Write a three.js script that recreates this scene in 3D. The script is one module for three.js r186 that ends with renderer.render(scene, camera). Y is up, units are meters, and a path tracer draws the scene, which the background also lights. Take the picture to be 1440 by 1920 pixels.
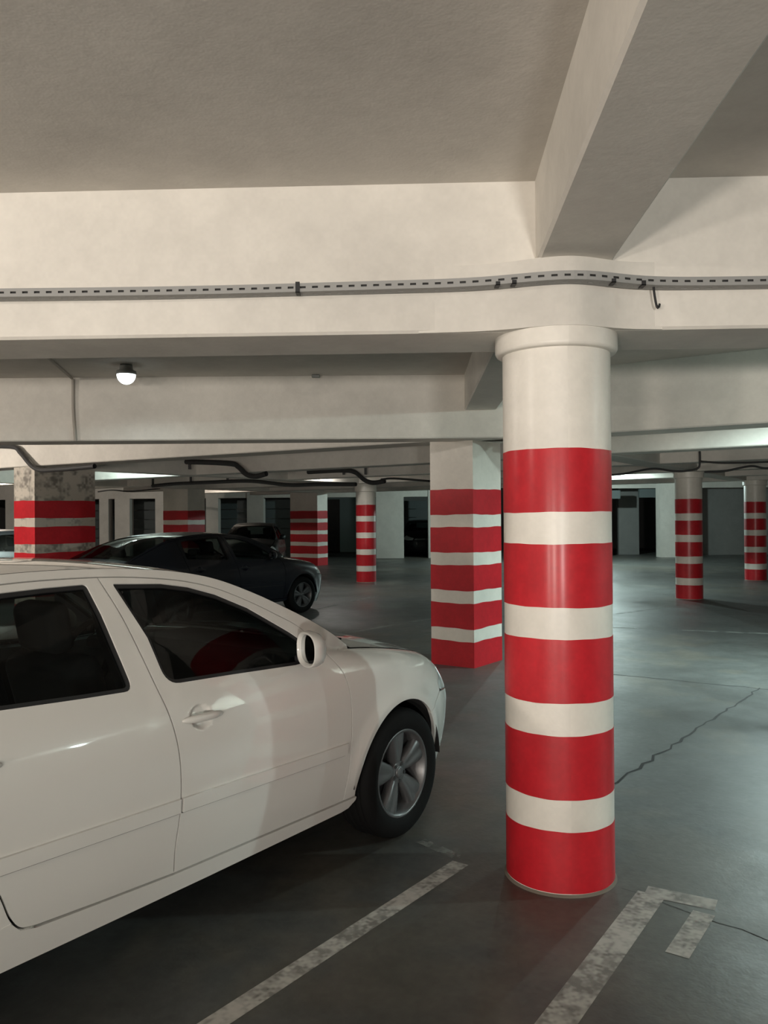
import * as THREE from 'three';
import { mergeGeometries } from 'three/addons/utils/BufferGeometryUtils.js';
import { RoundedBoxGeometry } from 'three/addons/geometries/RoundedBoxGeometry.js';

// ---------------------------------------------------------------- camera, exposure, lamps' places
const scene = new THREE.Scene();
scene.background = new THREE.Color(0x000000);
const camera = new THREE.PerspectiveCamera(63.55, 3 / 4, 0.05, 100);
camera.position.set(0, 1.6, 0);
camera.rotation.order = 'YXZ';
camera.rotation.set(0.0052, 0, -0.0075);
const EXPOSURE = 1.15;
const WARM = [1.0, 0.90, 0.80], NEUTRAL = [1.0, 0.96, 0.90], COOL = [0.78, 1.0, 0.97];
// dome lamps on the ceiling: [X, D, colour, intensity]   (D = distance in front of the camera, so z = -D)
const LAMPS = {
  coolRight: [6.8, 4.0, COOL, 30],
  coolBay: [4.35, 8.35, COOL, 78, 1.56],
  coolFar: [5.0, 18.2, COOL, 50, 1.5],
  coolLeft: [-5.0, 15.3, COOL, 15],
  visible: [-2.4, 7.72, [0.9, 1.0, 1.0], 2.5, 1.36],
  leftFarFill: [-9.5, 19.0, WARM, 75],  // unseen lamp added to lift the pale back piers
  leftWarmFill: [-8.2, 10.2, WARM, 34],  // made-up lamp that brightens the left face of the stained pillar
  bayWarmFill: [-6.5, 6.0, WARM, 10],  // out-of-view fill added to lift the second cross beam
  coolSide: [7.6, 2.3, COOL, 9],
  warmSideFill: [-5.6, 0.8, WARM, 22],  // added fill for the side of the shallow beam
  backRightFill: [6.2, 26.5, COOL, 62],  // hidden lamp added to brighten the far wall and piers
  midFarFill: [-1.2, 18.3, NEUTRAL, 14, 1.5],  // hidden fill added for the left thin round column
  leftBackFill: [-5.6, 25.4, WARM, 5],  // hidden fill added for the front of the farthest square pillar
};
// added fill floods, unseen, on the wall behind the viewer: [X, height, colour, intensity, aim]
const FILL_FLOODS = {
  left: [-5.0, 0.75, WARM, 62, [-0.5, 6, 4]],
  middle: [-2.6, 0.75, WARM, 90, [0, 6, 4]],
  right: [0.55, 0.75, NEUTRAL, 94, [1.2, 6, 4]],
};

// ---------------------------------------------------------------- helpers
let seed = 7;
const rnd = () => { seed = (seed * 1664525 + 1013904223) >>> 0; return seed / 4294967296; };
const V = (x, y, z) => new THREE.Vector3(x, y, z);
const clamp = (t, a = 0, b = 1) => Math.min(b, Math.max(a, t));
const smooth = (a, b, x) => { const t = clamp((x - a) / (b - a)); return t * t * (3 - 2 * t); };
const lerp = (a, b, t) => a + (b - a) * t;
function table(xs) { return (x) => { if (x <= xs[0][0]) return xs[0][1]; for (let i = 1; i < xs.length; i++) if (x <= xs[i][0]) { const t = (x - xs[i - 1][0]) / (xs[i][0] - xs[i - 1][0]); return lerp(xs[i - 1][1], xs[i][1], t); } return xs[xs.length - 1][1]; }; }
const used = {};
function numbered(n) { const k = used[n] = (used[n] ?? -1) + 1; return k ? `${n}_${String(k).padStart(3, '0')}` : n; }
function tag(o, label, category, group, kind) {
  o.userData = { ...o.userData, label, category };
  if (group) o.userData.group = group;
  if (kind) o.userData.kind = kind;
  return o;
}
function thing(name, label, category, pos = [0, 0, 0], turn = 0, group) {
  const o = new THREE.Group(); o.name = numbered(name); o.position.set(...pos); o.rotation.y = turn; scene.add(o);
  return tag(o, label, category, group);
}
function mesh(name, geo, mat, parent) {
  const m = new THREE.Mesh(geo, mat); m.name = parent && parent !== scene ? name : numbered(name);
  m.castShadow = m.receiveShadow = true; (parent || scene).add(m); return m;
}
function lampLabelled(o) { return o; }
// planar uv in metres by the face's main axis
function boxUV(g, s = 1) {
  g = g.index ? g.toNonIndexed() : g; const p = g.attributes.position, n = p.count, uv = new Float32Array(n * 2);
  for (let i = 0; i < n; i += 3) {
    const a = V().fromBufferAttribute(p, i), b = V().fromBufferAttribute(p, i + 1), c = V().fromBufferAttribute(p, i + 2);
    const N = b.clone().sub(a).cross(c.clone().sub(a)); const ax = Math.abs(N.x), ay = Math.abs(N.y), az = Math.abs(N.z);
    [a, b, c].forEach((q, k) => { const [u, v] = ay >= ax && ay >= az ? [q.x, q.z] : ax >= az ? [q.z, q.y] : [q.x, q.y]; uv[(i + k) * 2] = u * s; uv[(i + k) * 2 + 1] = v * s; });
  }
  g.setAttribute('uv', new THREE.BufferAttribute(uv, 2)); return g;
}
function box(w, h, d, x = 0, y = 0, z = 0, ry = 0) { const g = new THREE.BoxGeometry(w, h, d); if (ry) g.rotateY(ry); g.translate(x, y, z); return g; }
function rbox(w, h, d, r, x = 0, y = 0, z = 0, seg = 2) { const g = new RoundedBoxGeometry(w, h, d, seg, r); g.translate(x, y, z); return g; }
function merge(list) { return mergeGeometries(list.map((g) => { g = g.index ? g.toNonIndexed() : g; for (const k of Object.keys(g.attributes)) if (!['position', 'normal', 'uv'].includes(k)) g.deleteAttribute(k); if (!g.attributes.uv) g.setAttribute('uv', new THREE.BufferAttribute(new Float32Array(g.attributes.position.count * 2), 2)); return g; })); }
function tube(points, r, seg = 60, rad = 8, tension = 0.5) { return new THREE.TubeGeometry(new THREE.CatmullRomCurve3(points, false, 'catmullrom', tension), seg, r, rad); }

// ---------------------------------------------------------------- textures
function noiseGrid(n, cells, r) { const g = new Float32Array(cells * cells); for (let i = 0; i < g.length; i++) g[i] = r(); return (x, y) => { const fx = x / n * cells, fy = y / n * cells; const x0 = Math.floor(fx), y0 = Math.floor(fy); let tx = fx - x0, ty = fy - y0; tx = tx * tx * (3 - 2 * tx); ty = ty * ty * (3 - 2 * ty); const a = (i, j) => g[((j + y0) % cells) * cells + ((i + x0) % cells)]; return lerp(lerp(a(0, 0), a(1, 0), tx), lerp(a(0, 1), a(1, 1), tx), ty); }; }
function fbm(n, list) { const fs = list.map(([c, w]) => [noiseGrid(n, c, rnd), w]); return (x, y) => { let s = 0, t = 0; for (const [f, w] of fs) { s += f(x, y) * w; t += w; } return s / t; }; }
function dataTex(n, fn, srgb, rep = 1) {
  const d = new Uint8Array(n * n * 4);
  for (let y = 0; y < n; y++) for (let x = 0; x < n; x++) { const c = fn(x, y); const i = (y * n + x) * 4; d[i] = clamp(c[0]) * 255; d[i + 1] = clamp(c[1]) * 255; d[i + 2] = clamp(c[2]) * 255; d[i + 3] = c.length > 3 ? clamp(c[3]) * 255 : 255; }
  const t = new THREE.DataTexture(d, n, n); t.wrapS = t.wrapT = THREE.RepeatWrapping; t.magFilter = t.minFilter = THREE.LinearFilter; t.repeat.set(rep, rep); if (srgb) t.colorSpace = THREE.SRGBColorSpace; t.needsUpdate = true; return t;
}
const nPlaster = fbm(512, [[4, 1], [16, 0.8], [64, 0.6], [200, 0.5]]);
const nStain = fbm(512, [[3, 1], [9, 0.7], [30, 0.35]]);
const plasterMap = dataTex(512, (x, y) => { const s = nStain(x, y), f = nPlaster(x, y); const k = 0.93 + 0.10 * (f - 0.5) + 0.10 * (s - 0.5); return [k, k * 0.995, k * 0.985]; }, true, 0.4);
const plasterBump = dataTex(512, (x, y) => { const f = nPlaster(x, y); return [f, f, f]; }, false, 0.7);
const nF1 = fbm(1024, [[4, 1], [10, 1], [28, 0.6]]), nF2 = fbm(1024, [[90, 1], [300, 1.2], [512, 0.8]]), nF3 = fbm(1024, [[6, 1], [20, 0.7], [60, 0.4]]);
const floorMap = dataTex(1024, (x, y) => {
  const a = nF1(x, y), b = nF2(x, y), c = nF3(x, y); const dust = smooth(0.5, 0.72, c);
  const k = 0.30 + 0.14 * (a - 0.5) + 0.09 * (b - 0.5);
  return [k + 0.045 * dust, k + 0.008 + 0.03 * dust, k + 0.0 + 0.012 * dust];
}, true, 1 / 7);
const floorRough = dataTex(512, (x, y) => { const s = nStain(x, y), f = nPlaster(x, y); const k = 0.42 + 0.3 * (s - 0.5) + 0.2 * (f - 0.5); return [k, k, k]; }, false, 1 / 5);
const nLine = fbm(256, [[6, 1], [24, 1], [80, 0.9]]);
const lineMap = dataTex(256, (x, y) => { const w = nLine(x, y); const k = 0.80 + 0.14 * (w - 0.5); return [k, k * 0.985, k * 0.95, smooth(0.2, 0.75, w) * 0.55 + 0.22]; }, true, 1);
const lineFaint = dataTex(256, (x, y) => { const w = nLine(x, y); const k = 0.66; return [k, k, k * 0.97, smooth(0.42, 0.66, w) * 0.5]; }, true, 1);
const redMap = dataTex(256, (x, y) => { const s = nLine(x, y); const k = 0.92 + 0.16 * (s - 0.5); return [k, k, k]; }, true, 1);
const nGrime = fbm(256, [[4, 1], [9, 0.9], [30, 0.5]]);
const grimeMap = dataTex(256, (x, y) => { const g = nGrime(x, y); const k = 0.80 - 0.3 * smooth(0.45, 0.75, g); return [k, k * 0.98, k * 0.95]; }, true, 1);

// ---------------------------------------------------------------- materials
const std = (o) => new THREE.MeshStandardMaterial(o);
const phy = (o) => new THREE.MeshPhysicalMaterial(o);
const rgb = (r, g, b) => new THREE.Color().setRGB(r, g, b);
const M = {
  plaster: std({ color: rgb(0.74, 0.715, 0.665), map: plasterMap, bumpMap: plasterBump, bumpScale: 0.0012, roughness: 0.75 }),
  slab: std({ color: rgb(0.66, 0.63, 0.585), map: plasterMap, bumpMap: plasterBump, bumpScale: 0.0015, roughness: 0.85 }),
  farWall: std({ color: rgb(0.62, 0.60, 0.56), map: plasterMap, roughness: 0.85 }),
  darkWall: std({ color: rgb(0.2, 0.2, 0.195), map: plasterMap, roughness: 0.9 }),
  floor: std({ color: rgb(0.9, 0.9, 0.9), map: floorMap, roughnessMap: floorRough, roughness: 1, bumpMap: plasterBump, bumpScale: 0.0015 }),
  line: std({ color: rgb(0.9, 0.9, 0.9), map: lineMap, transparent: true, roughness: 0.7 }),
  lineFaint: std({ color: rgb(0.8, 0.82, 0.8), map: lineFaint, transparent: true, roughness: 0.7 }),
  crack: std({ color: rgb(0.02, 0.02, 0.02), roughness: 0.9 }),
  colWhite: phy({ color: rgb(0.82, 0.79, 0.73), map: plasterMap, bumpMap: plasterBump, bumpScale: 0.0015, roughness: 0.5, clearcoat: 0.3, clearcoatRoughness: 0.3 }),
  colGrime: phy({ color: rgb(0.82, 0.79, 0.73), map: grimeMap, roughness: 0.6 }),
  red: phy({ color: rgb(0.56, 0.014, 0.024), map: redMap, roughness: 0.5, specularIntensity: 0.6, clearcoat: 0.22, clearcoatRoughness: 0.22, bumpMap: plasterBump, bumpScale: 0.001 }),
  foot: std({ color: rgb(0.16, 0.14, 0.11), roughness: 0.9 }),
  galv: std({ color: rgb(0.28, 0.28, 0.27), roughness: 0.65, metalness: 0.1 }),
  cable: std({ color: rgb(0.03, 0.03, 0.03), roughness: 0.6 }),
  conduit: std({ color: rgb(0.36, 0.33, 0.29), roughness: 0.7 }),
  lampBase: std({ color: rgb(0.22, 0.23, 0.22), roughness: 0.5 }),
  teal: std({ color: rgb(0.46, 0.66, 0.66), roughness: 0.6 }),
  shutter: std({ color: rgb(0.10, 0.12, 0.12), roughness: 0.7 }),
  // cars
  white: phy({ color: rgb(0.62, 0.605, 0.57), roughness: 0.42, clearcoat: 1, clearcoatRoughness: 0.03 }),
  navy: phy({ color: rgb(0.005, 0.006, 0.011), roughness: 0.35, clearcoat: 0.5, clearcoatRoughness: 0.03 }),
  black: phy({ color: rgb(0.005, 0.006, 0.006), roughness: 0.45, specularIntensity: 0.5, clearcoat: 0.2, clearcoatRoughness: 0.03 }),
  trim: std({ color: rgb(0.006, 0.006, 0.007), roughness: 0.6 }),
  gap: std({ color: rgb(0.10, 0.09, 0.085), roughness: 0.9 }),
  well: std({ color: rgb(0.008, 0.008, 0.008), roughness: 0.95 }),
  glass: phy({ color: rgb(0.30, 0.34, 0.33), transmission: 1, thickness: 0, roughness: 0.0, ior: 1.45, specularIntensity: 0.42 }),
  seat: std({ color: rgb(0.022, 0.022, 0.024), roughness: 0.9 }),
  tyre: phy({ color: rgb(0.005, 0.005, 0.005), roughness: 0.8, specularIntensity: 0.25 }),
  alloy: std({ color: rgb(0.12, 0.12, 0.122), roughness: 0.38, metalness: 0.6 }),
  rimDark: std({ color: rgb(0.05, 0.05, 0.05), roughness: 0.5, metalness: 0.6 }),
  chrome: std({ color: rgb(0.7, 0.7, 0.7), roughness: 0.12, metalness: 1 }),
  mirror: std({ color: rgb(0.55, 0.57, 0.57), roughness: 0.02, metalness: 1 }),
  lens: phy({ color: rgb(0.75, 0.78, 0.78), roughness: 0.05, metalness: 0.4, clearcoat: 1, clearcoatRoughness: 0.02 }),
  tail: phy({ color: rgb(0.35, 0.012, 0.015), roughness: 0.15, clearcoat: 1 }),
};

// ---------------------------------------------------------------- the hall: floor, slab, walls
const TOP = 3.036, A = [0.5846, 0.8113], N = [0.8113, -0.5846];
const XL = -17, XR = 17, DB = -7, DF = 39;
const struct = (name, geo, mat, label, category, parent) => { const m = mesh(name, geo, mat, parent); if (!parent) tag(m, label, category, null, 'structure'); return m; };
const floor = struct('floor', boxUV(box(XR - XL, 0.25, DF - DB, (XL + XR) / 2, -0.125, -(DB + DF) / 2)), M.floor, 'dark grey stained concrete floor of the parking hall', 'floor');
struct('ceiling', boxUV(box(XR - XL, 0.25, DF - DB, (XL + XR) / 2, TOP + 0.125, -(DB + DF) / 2)), M.slab, 'painted off white ceiling slab between the concrete beams', 'ceiling');
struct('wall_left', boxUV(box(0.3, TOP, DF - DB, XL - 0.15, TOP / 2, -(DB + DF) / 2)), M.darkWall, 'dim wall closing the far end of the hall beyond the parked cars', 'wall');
struct('wall_right', boxUV(box(0.3, TOP, DF - DB, XR + 0.15, TOP / 2, -(DB + DF) / 2)), M.farWall, 'plastered side wall out beyond the round striped columns', 'wall');
struct('wall_rear', boxUV(box(XR - XL, TOP, 0.3, (XL + XR) / 2, TOP / 2, -DB + 0.15)), M.plaster, 'plastered wall behind the viewer', 'wall');
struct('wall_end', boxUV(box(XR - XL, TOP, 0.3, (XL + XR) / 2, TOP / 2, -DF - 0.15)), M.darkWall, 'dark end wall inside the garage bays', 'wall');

// beams: a prism with chamfered lower edges; p, q = ends of the front lower edge seen from the camera, width goes to the far side
function beamGeo(p, q, width, bottom, side = 1) {
  const dx = q[0] - p[0], dd = q[1] - p[1], L = Math.hypot(dx, dd), h = TOP + 0.02 - bottom, c = 0.012;
  const s = new THREE.Shape(); s.moveTo(0, h); s.lineTo(0, c); s.lineTo(c, 0); s.lineTo(width - c, 0); s.lineTo(width, c); s.lineTo(width, h); s.closePath();
  const g = new THREE.ExtrudeGeometry(s, { depth: L, bevelEnabled: false });
  // local: x -> away from the front face, y up, z along the beam
  const ux = dx / L, ud = dd / L, nx = -ud * side, nd = ux * side;
  const P = g.attributes.position;
  for (let i = 0; i < P.count; i++) { const a = P.getX(i), b = P.getY(i), z = P.getZ(i); P.setXYZ(i, p[0] + ux * z + nx * a, bottom + b, -(p[1] + ud * z + nd * a)); }
  const idx = []; for (let i = 0; i < P.count; i += 3) idx.push(i, i + 1, i + 2);
  let out = g;
  // keep the winding outward
  const vol = (() => { let v = 0; for (let i = 0; i < P.count; i += 3) { const a = V().fromBufferAttribute(P, i), b = V().fromBufferAttribute(P, i + 1), d = V().fromBufferAttribute(P, i + 2); v += a.dot(b.cross(d)); } return v; })();
  if (vol < 0) { for (let i = 0; i < P.count; i += 3) { const t = [P.getX(i), P.getY(i), P.getZ(i)]; P.setXYZ(i, P.getX(i + 1), P.getY(i + 1), P.getZ(i + 1)); P.setXYZ(i + 1, ...t); } }
  out.computeVertexNormals(); return boxUV(out);
}
const beam = (label, p, q, w, b, side) => struct('beam', beamGeo(p, q, w, b, side), M.plaster, label, 'beam');
const faceD = (x) => 3.57 - 0.037 * x;
const BH = 2.39;
beam('wide cream beam crossing above the white car and carrying the perforated cable tray', [-9, faceD(-9)], [9, faceD(9)], 0.45, BH);
beam('shallower beam running back over the nearest round column towards the viewer', [0.66 + 0.061 * (-7 - 3.55), -7], [0.66 + 0.061 * 0.1, 3.65], 0.325, 2.677, -1);
beam('short shallow beam between the two cross beams, seen left of the nearest column', [0.665, 3.95], [0.665 + 0.0366 * 4.5, 8.45], 0.325, 2.677, -1);
beam('second cross beam beyond the dome lamp, ending at the square striped pillar', [-10, 8.41], [1.45, 8.41], 0.42, BH);
beam('slanting beam running right from the square striped pillar', [1.02, 8.7], [9.6, 3.13], 0.45, 2.39);
beam('slanting beam running left from the middle square pillar to the stained square pillar', [-11.5, 16.45], [1.0, 8.62], 0.45, 2.405);
const alongB = (a, t) => [A[0] * a + N[0] * t, A[1] * a + N[1] * t];
const beamNames = ['first rib beam behind the square pillar, brightly lit at its right end', 'second rib beam behind the square pillar', 'rib beam over the right thin round column', 'rib beam beyond the thin round columns with a brightly lit face', 'farthest rib beam before the garage bays'];
[10.36, 13.0, 15.65, 18.3, 21.0].forEach((a, i) => beam(beamNames[i], alongB(a, [-19, -20, -21, -21, -21][i]), alongB(a, [7.5, 5, 4, 3.5, 2.5][i]), 0.4, BH));
beam('long girder from the square striped pillar to the right thin round column', [1.75, 8.9], [8.6, 19.6], 0.4, 2.385, 1);
beam('long girder from the stained pillar back to the left thin round column', [-4.75, 13.25], [-0.28, 20.2], 0.4, 2.385, 1);
beam('girder over the two far square pillars', [-9.3, 16.3], [-1.9, 27.4], 0.4, 2.385, 1);

// ---------------------------------------------------------------- back of the hall: garage bays
const BD = 31.5;
const bx = (px, d = BD) => (px - 720) / 1550 * d;
const back = new THREE.Group(); back.name = 'wall_back'; scene.add(back);
tag(back, 'far wall of pale piers and dark garage bays beyond the columns', 'wall', null, 'structure');
const pier = (p0, p1, d = BD, t = 0.5, mat = M.farWall, name = 'pier') => mesh(name, boxUV(box(bx(p1, d) - bx(p0, d), TOP, t, (bx(p0, d) + bx(p1, d)) / 2, TOP / 2, -d - t / 2)), mat, back);
for (const [a, b] of [[-140, -60], [10, 30], [186, 203], [215, 243], [291, 330], [386, 409], [463, 494], [600, 612]]) pier(a, b);
pier(705, 757, BD, 0.7);
pier(637, 670, 37.2, 0.4, M.teal, 'pale_panel');
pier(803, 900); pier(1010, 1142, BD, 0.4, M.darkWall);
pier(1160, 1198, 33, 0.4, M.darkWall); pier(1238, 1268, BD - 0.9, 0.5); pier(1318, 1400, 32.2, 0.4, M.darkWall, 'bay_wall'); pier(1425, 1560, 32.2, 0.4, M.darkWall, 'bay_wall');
mesh('lintel', boxUV(box(bx(900) - bx(-160), TOP - 2.34, 0.35, (bx(900) + bx(-160)) / 2, (TOP + 2.34) / 2, -BD - 0.2)), M.farWall, back);
mesh('lintel', boxUV(box(bx(1580) - bx(1000), TOP - 2.6, 0.35, (bx(1580) + bx(1000)) / 2, (TOP + 2.6) / 2, -BD - 0.25)), M.farWall, back);
// shutters and door leaves inside the bays
for (const [p0, p1, d] of [[245, 292, 33.5], [408, 464, 33.2], [493, 545, 32.6], [757, 805, 37.5], [30, 186, 35]]) {
  const w = bx(p1, d) - bx(p0, d), cx = (bx(p0, d) + bx(p1, d)) / 2;
  for (let k = 0; k < 6; k++) mesh('shutter_slat', boxUV(box(w, 0.36, 0.06, cx, 0.19 + k * 0.385, -d)), M.shutter, back);
}
for (let k = 0; k < 2; k++) mesh('door_head', box(bx(668, 36) - bx(614, 36), 0.1, 0.1, (bx(614, 36) + bx(668, 36)) / 2, 2.75 - k * 0.35, -35.8), M.teal, back);
mesh('vent_box', rbox(0.5, 0.32, 0.2, 0.02, bx(1150, 31), 2.35, -31.0), M.shutter, back);
mesh('cross_bar', box(bx(1238, 32) - bx(1198, 32), 0.34, 0.15, (bx(1238, 32) + bx(1198, 32)) / 2, 2.42, -32), M.shutter, back);

// ---------------------------------------------------------------- striped columns
const RB = 0.2687, WB = 0.1344;
const bandY = (i) => [i * (RB + WB), i * (RB + WB) + RB];
function roundColumn(label, x, d, r, capBottom, beamBottom, detail = 96, amp = 0.0016) {
  const t = thing('round_column', label, 'column', [x, 0, -d], 0, 'round columns with red and white bands');
  const lathe = (pts) => { const g = new THREE.LatheGeometry(pts.map((p) => new THREE.Vector2(p[0], p[1])), detail); const uv = g.attributes.uv, P = g.attributes.position; for (let i = 0; i < uv.count; i++) uv.setXY(i, uv.getX(i) * 2 * Math.PI * r, P.getY(i)); return g; };
  mesh('shaft', lathe([[r, 0], [r, capBottom + 0.01]]), M.colWhite, t);
  const R = r + 0.032;
  mesh('capital', lathe([[r - 0.01, capBottom], [r + 0.018, capBottom + 0.001], [R - 0.006, capBottom + 0.006], [R, capBottom + 0.018], [R, beamBottom]]), M.colWhite, t);
  const ph = rnd() * 6;
  for (let i = 0; i < 5; i++) {
    const [y0, y1] = bandY(i), pos = [], nor = [], uv = [], idx = [], rr = r + 0.0012;
    for (let k = 0; k <= detail; k++) {
      const th = k / detail * Math.PI * 2, w = (s) => amp * (Math.sin(th * 2 + s + ph) + 0.6 * Math.sin(th * 5 + s * 2.3) + 0.3 * Math.sin(th * 13 + s * 3));
      const ys = [i === 0 ? 0.012 + w(9) * 0.6 : y0 + w(i * 3.1), y1 + w(i * 3.1 + 1.7)];
      for (const [rad, y] of [[r, ys[0]], [rr, ys[0] + 0.0006], [rr, ys[1] - 0.0006], [r, ys[1]]]) { pos.push(Math.sin(th) * rad, y, Math.cos(th) * rad); nor.push(Math.sin(th), 0, Math.cos(th)); uv.push(th * r, y); }
    }
    for (let k = 0; k < detail; k++) for (let j = 0; j < 3; j++) { const a = k * 4 + j, b = a + 4; idx.push(a, b, b + 1, a, b + 1, a + 1); }
    const g = new THREE.BufferGeometry(); g.setAttribute('position', new THREE.Float32BufferAttribute(pos, 3)); g.setAttribute('normal', new THREE.Float32BufferAttribute(nor, 3)); g.setAttribute('uv', new THREE.Float32BufferAttribute(uv, 2)); g.setIndex(idx);
    mesh('red_band', g, M.red, t);
  }
  mesh('foot_ring', lathe([[r + 0.010, 0], [r + 0.007, 0.004], [r + 0.001, 0.009], [r, 0.010]]), M.foot, t);
  return t;
}
const front = roundColumn('nearest round column with red and white bands, standing beside the white car', 0.775, 3.703, 0.2366, 2.31, 2.68, 160);
// plaster flare where the capital runs up into the beam
{
  const s = new THREE.Shape(), n = 80, x0 = -0.62, x1 = 0.42;
  const bump = (x) => { const R = 0.2686, c = 0.0; const cyl = Math.abs(x - c) < R ? Math.sqrt(R * R - (x - c) ** 2) : 0; const f = faceD(0.775) - 3.703; const g = 0.112 * Math.exp(-((x < 0 ? x / 0.25 : x / 0.2) ** 2)); return Math.max(g, 0) - f; };
  s.moveTo(x1, -0.05); s.lineTo(x0, -0.05);
  for (let i = 0; i <= n; i++) { const x = lerp(x0, x1, i / n); const edge = smooth(x0, x0 + 0.1, x) * (1 - smooth(x1 - 0.08, x1, x)); s.lineTo(x, bump(x) - 0.004 * (1 - edge) - 0.0365 * -x * 0); }
  s.closePath();
  const g = new THREE.ExtrudeGeometry(s, { depth: 2.677 - BH - 0.0005, bevelEnabled: false, curveSegments: 1 }); g.rotateX(-Math.PI / 2); g.scale(1, 1, -1);
  const P = g.attributes.position; for (let i = 0; i < P.count; i++) P.setXYZ(i, P.getX(i), BH + 0.0005 + P.getY(i), P.getZ(i) + 0.037 * P.getX(i));
  for (let i = 0; i < P.count; i += 3) { const t = [P.getX(i), P.getY(i), P.getZ(i)]; P.setXYZ(i, P.getX(i + 1), P.getY(i + 1), P.getZ(i + 1)); P.setXYZ(i + 1, ...t); }
  g.computeVertexNormals();
  mesh('plaster_flare', boxUV(g), M.plaster, front);
}
roundColumn('thin round striped column just right of the far square pillars', -0.445, 20.2, 0.24, 2.2, 2.41, 48);
roundColumn('round striped column right of the nearest one, with a thin cable wrapped at its top', 5.76, 15.63, 0.245, 2.27, 2.41, 48);
roundColumn('farthest round striped column at the right edge of the photo', 8.92, 19.87, 0.245, 2.27, 2.41, 48);

function squarePillar(label, c, wB, lA, top, grime) {
  const t = thing('square_pillar', label, 'column', [c[0], 0, -c[1]], 0, 'square pillars with red and white bands');
  const quad = (o) => { // plan corners, counter-clockwise seen from above
    const B = [-N[0], -N[1]]; const k = (b, a) => [B[0] * b + A[0] * a, -(B[1] * b + A[1] * a)];
    return [k(-o, -o), k(-o, lA + o), k(wB + o, lA + o), k(wB + o, -o)];
  };
  const prism = (o, lo, hi) => {
    const q = quad(o), pos = [], uv = []; const L = [lA, wB, lA, wB];
    for (let s = 0; s < 4; s++) {
      const a = q[s], b = q[(s + 1) % 4], n = 12;
      for (let i = 0; i < n; i++) {
        const f = i / n, g = (i + 1) / n, p = (t) => [lerp(a[0], b[0], t), lerp(a[1], b[1], t)]; const P = p(f), Q = p(g);
        const l0 = lo(s + f), l1 = lo(s + g), h0 = hi(s + f), h1 = hi(s + g);
        const v = [[P, l0, f], [Q, l1, g], [Q, h1, g], [P, l0, f], [Q, h1, g], [P, h0, f]];
        for (const [w, y, tt] of v) { pos.push(w[0], y, w[1]); uv.push(tt * L[s] + s, y); }
      }
    }
    const g = new THREE.BufferGeometry(); g.setAttribute('position', new THREE.Float32BufferAttribute(pos, 3)); g.setAttribute('uv', new THREE.Float32BufferAttribute(uv, 2)); g.computeVertexNormals(); return g;
  };
  mesh('shaft', prism(0, () => 0, () => top), grime ? M.colGrime : M.colWhite, t);
  for (let i = 0; i < 5; i++) {
    const [y0, y1] = bandY(i), ph = rnd() * 9; const w = (k) => (x) => 0.004 * (Math.sin(x * Math.PI / 2 * 3 + k + ph) + 0.5 * Math.sin(x * Math.PI / 2 * 9 + k));
    mesh('red_band', prism(0.0015, (x) => (i ? y0 + w(1)(x) : 0), (x) => y1 + w(3)(x)), M.red, t);
  }
  return t;
}
squarePillar('square pillar with red and white bands, half hidden behind the nearest round column', [0.934, 8.663], 0.53, 0.62, 2.42);
squarePillar('stained square striped pillar with a black cable across its top, behind the white car roof', [-5.32, 12.59], 0.57, 1.06, 2.42, true);
squarePillar('far square striped pillar rising behind the dark sedan roof', [-5.34, 22.5], 1.02, 0.61, 2.55).scale.y = 0.955;
squarePillar('far square striped pillar with its foot in view past the dark sedan bonnet', [-2.177, 27.0], 1.19, 0.515, 2.55).scale.y = 0.955;

// ---------------------------------------------------------------- lamps
function lamp(label, [x, d, c, power, cone], group) {
  const t = thing('ceiling_lamp', label, 'lamp', [x, TOP, -d], 0, group);
  const lathe = (pts) => new THREE.LatheGeometry(pts.map((p) => new THREE.Vector2(...p)), 40);
  mesh('lamp_base', lathe([[0, 0], [0.055, 0], [0.06, -0.02], [0.062, -0.05], [0.09, -0.062], [0.094, -0.09], [0.086, -0.094], [0, -0.094]]), M.lampBase, t);
  const pts = []; for (let i = 0; i <= 14; i++) { const a = i / 14 * Math.PI / 2; pts.push([0.0865 * Math.cos(a), -0.094 - 0.092 * Math.sin(a)]); }
  mesh('lamp_dome', lathe(pts), std({ color: rgb(0.8, 0.8, 0.8), emissive: rgb(...c), emissiveIntensity: 2.4, roughness: 0.4 }), t);
  if (cone) { const L = new THREE.SpotLight(rgb(...c), power, 0, cone, 1, 2); L.position.set(0, -0.19, 0); L.target.position.set(0, -3, 0); L.castShadow = true; L.shadow.radius = 3; t.add(L, L.target); L.target.name = 'lamp_aim'; }
  else { const L = new THREE.PointLight(rgb(...c), power, 0, 2); L.position.set(0, -0.14, 0); L.castShadow = true; L.shadow.radius = 3; t.add(L); }
  return t;
}
lamp('small lit dome lamp hanging from the ceiling above the white car', LAMPS.visible, 'dome lamps');
lamp('cool dome lamp out on the right between the two nearest cross beams', LAMPS.coolRight, 'dome lamps');
lamp('added warm fill lamp out on the left, this side of the cream beam', LAMPS.warmSideFill, 'dome lamps');
lamp('added warm fill lamp between the two far square pillars, tucked behind the rib beams', LAMPS.leftBackFill, 'dome lamps');
lamp('cool dome lamp out on the right, this side of the cream beam', LAMPS.coolSide, 'dome lamps');
lamp('cool dome lamp behind the slanting beam, over the bright floor patch', LAMPS.coolBay, 'dome lamps');
lamp('cool dome lamp beyond the right thin round column', LAMPS.coolFar, 'dome lamps');
lamp('cool dome lamp behind the stained square pillar', LAMPS.coolLeft, 'dome lamps');
lamp('added warm fill lamp far off over the left garage bays', LAMPS.leftFarFill, 'dome lamps');
lamp('added warm fill lamp out on the left, between the two nearest cross beams', LAMPS.bayWarmFill, 'dome lamps');
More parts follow.
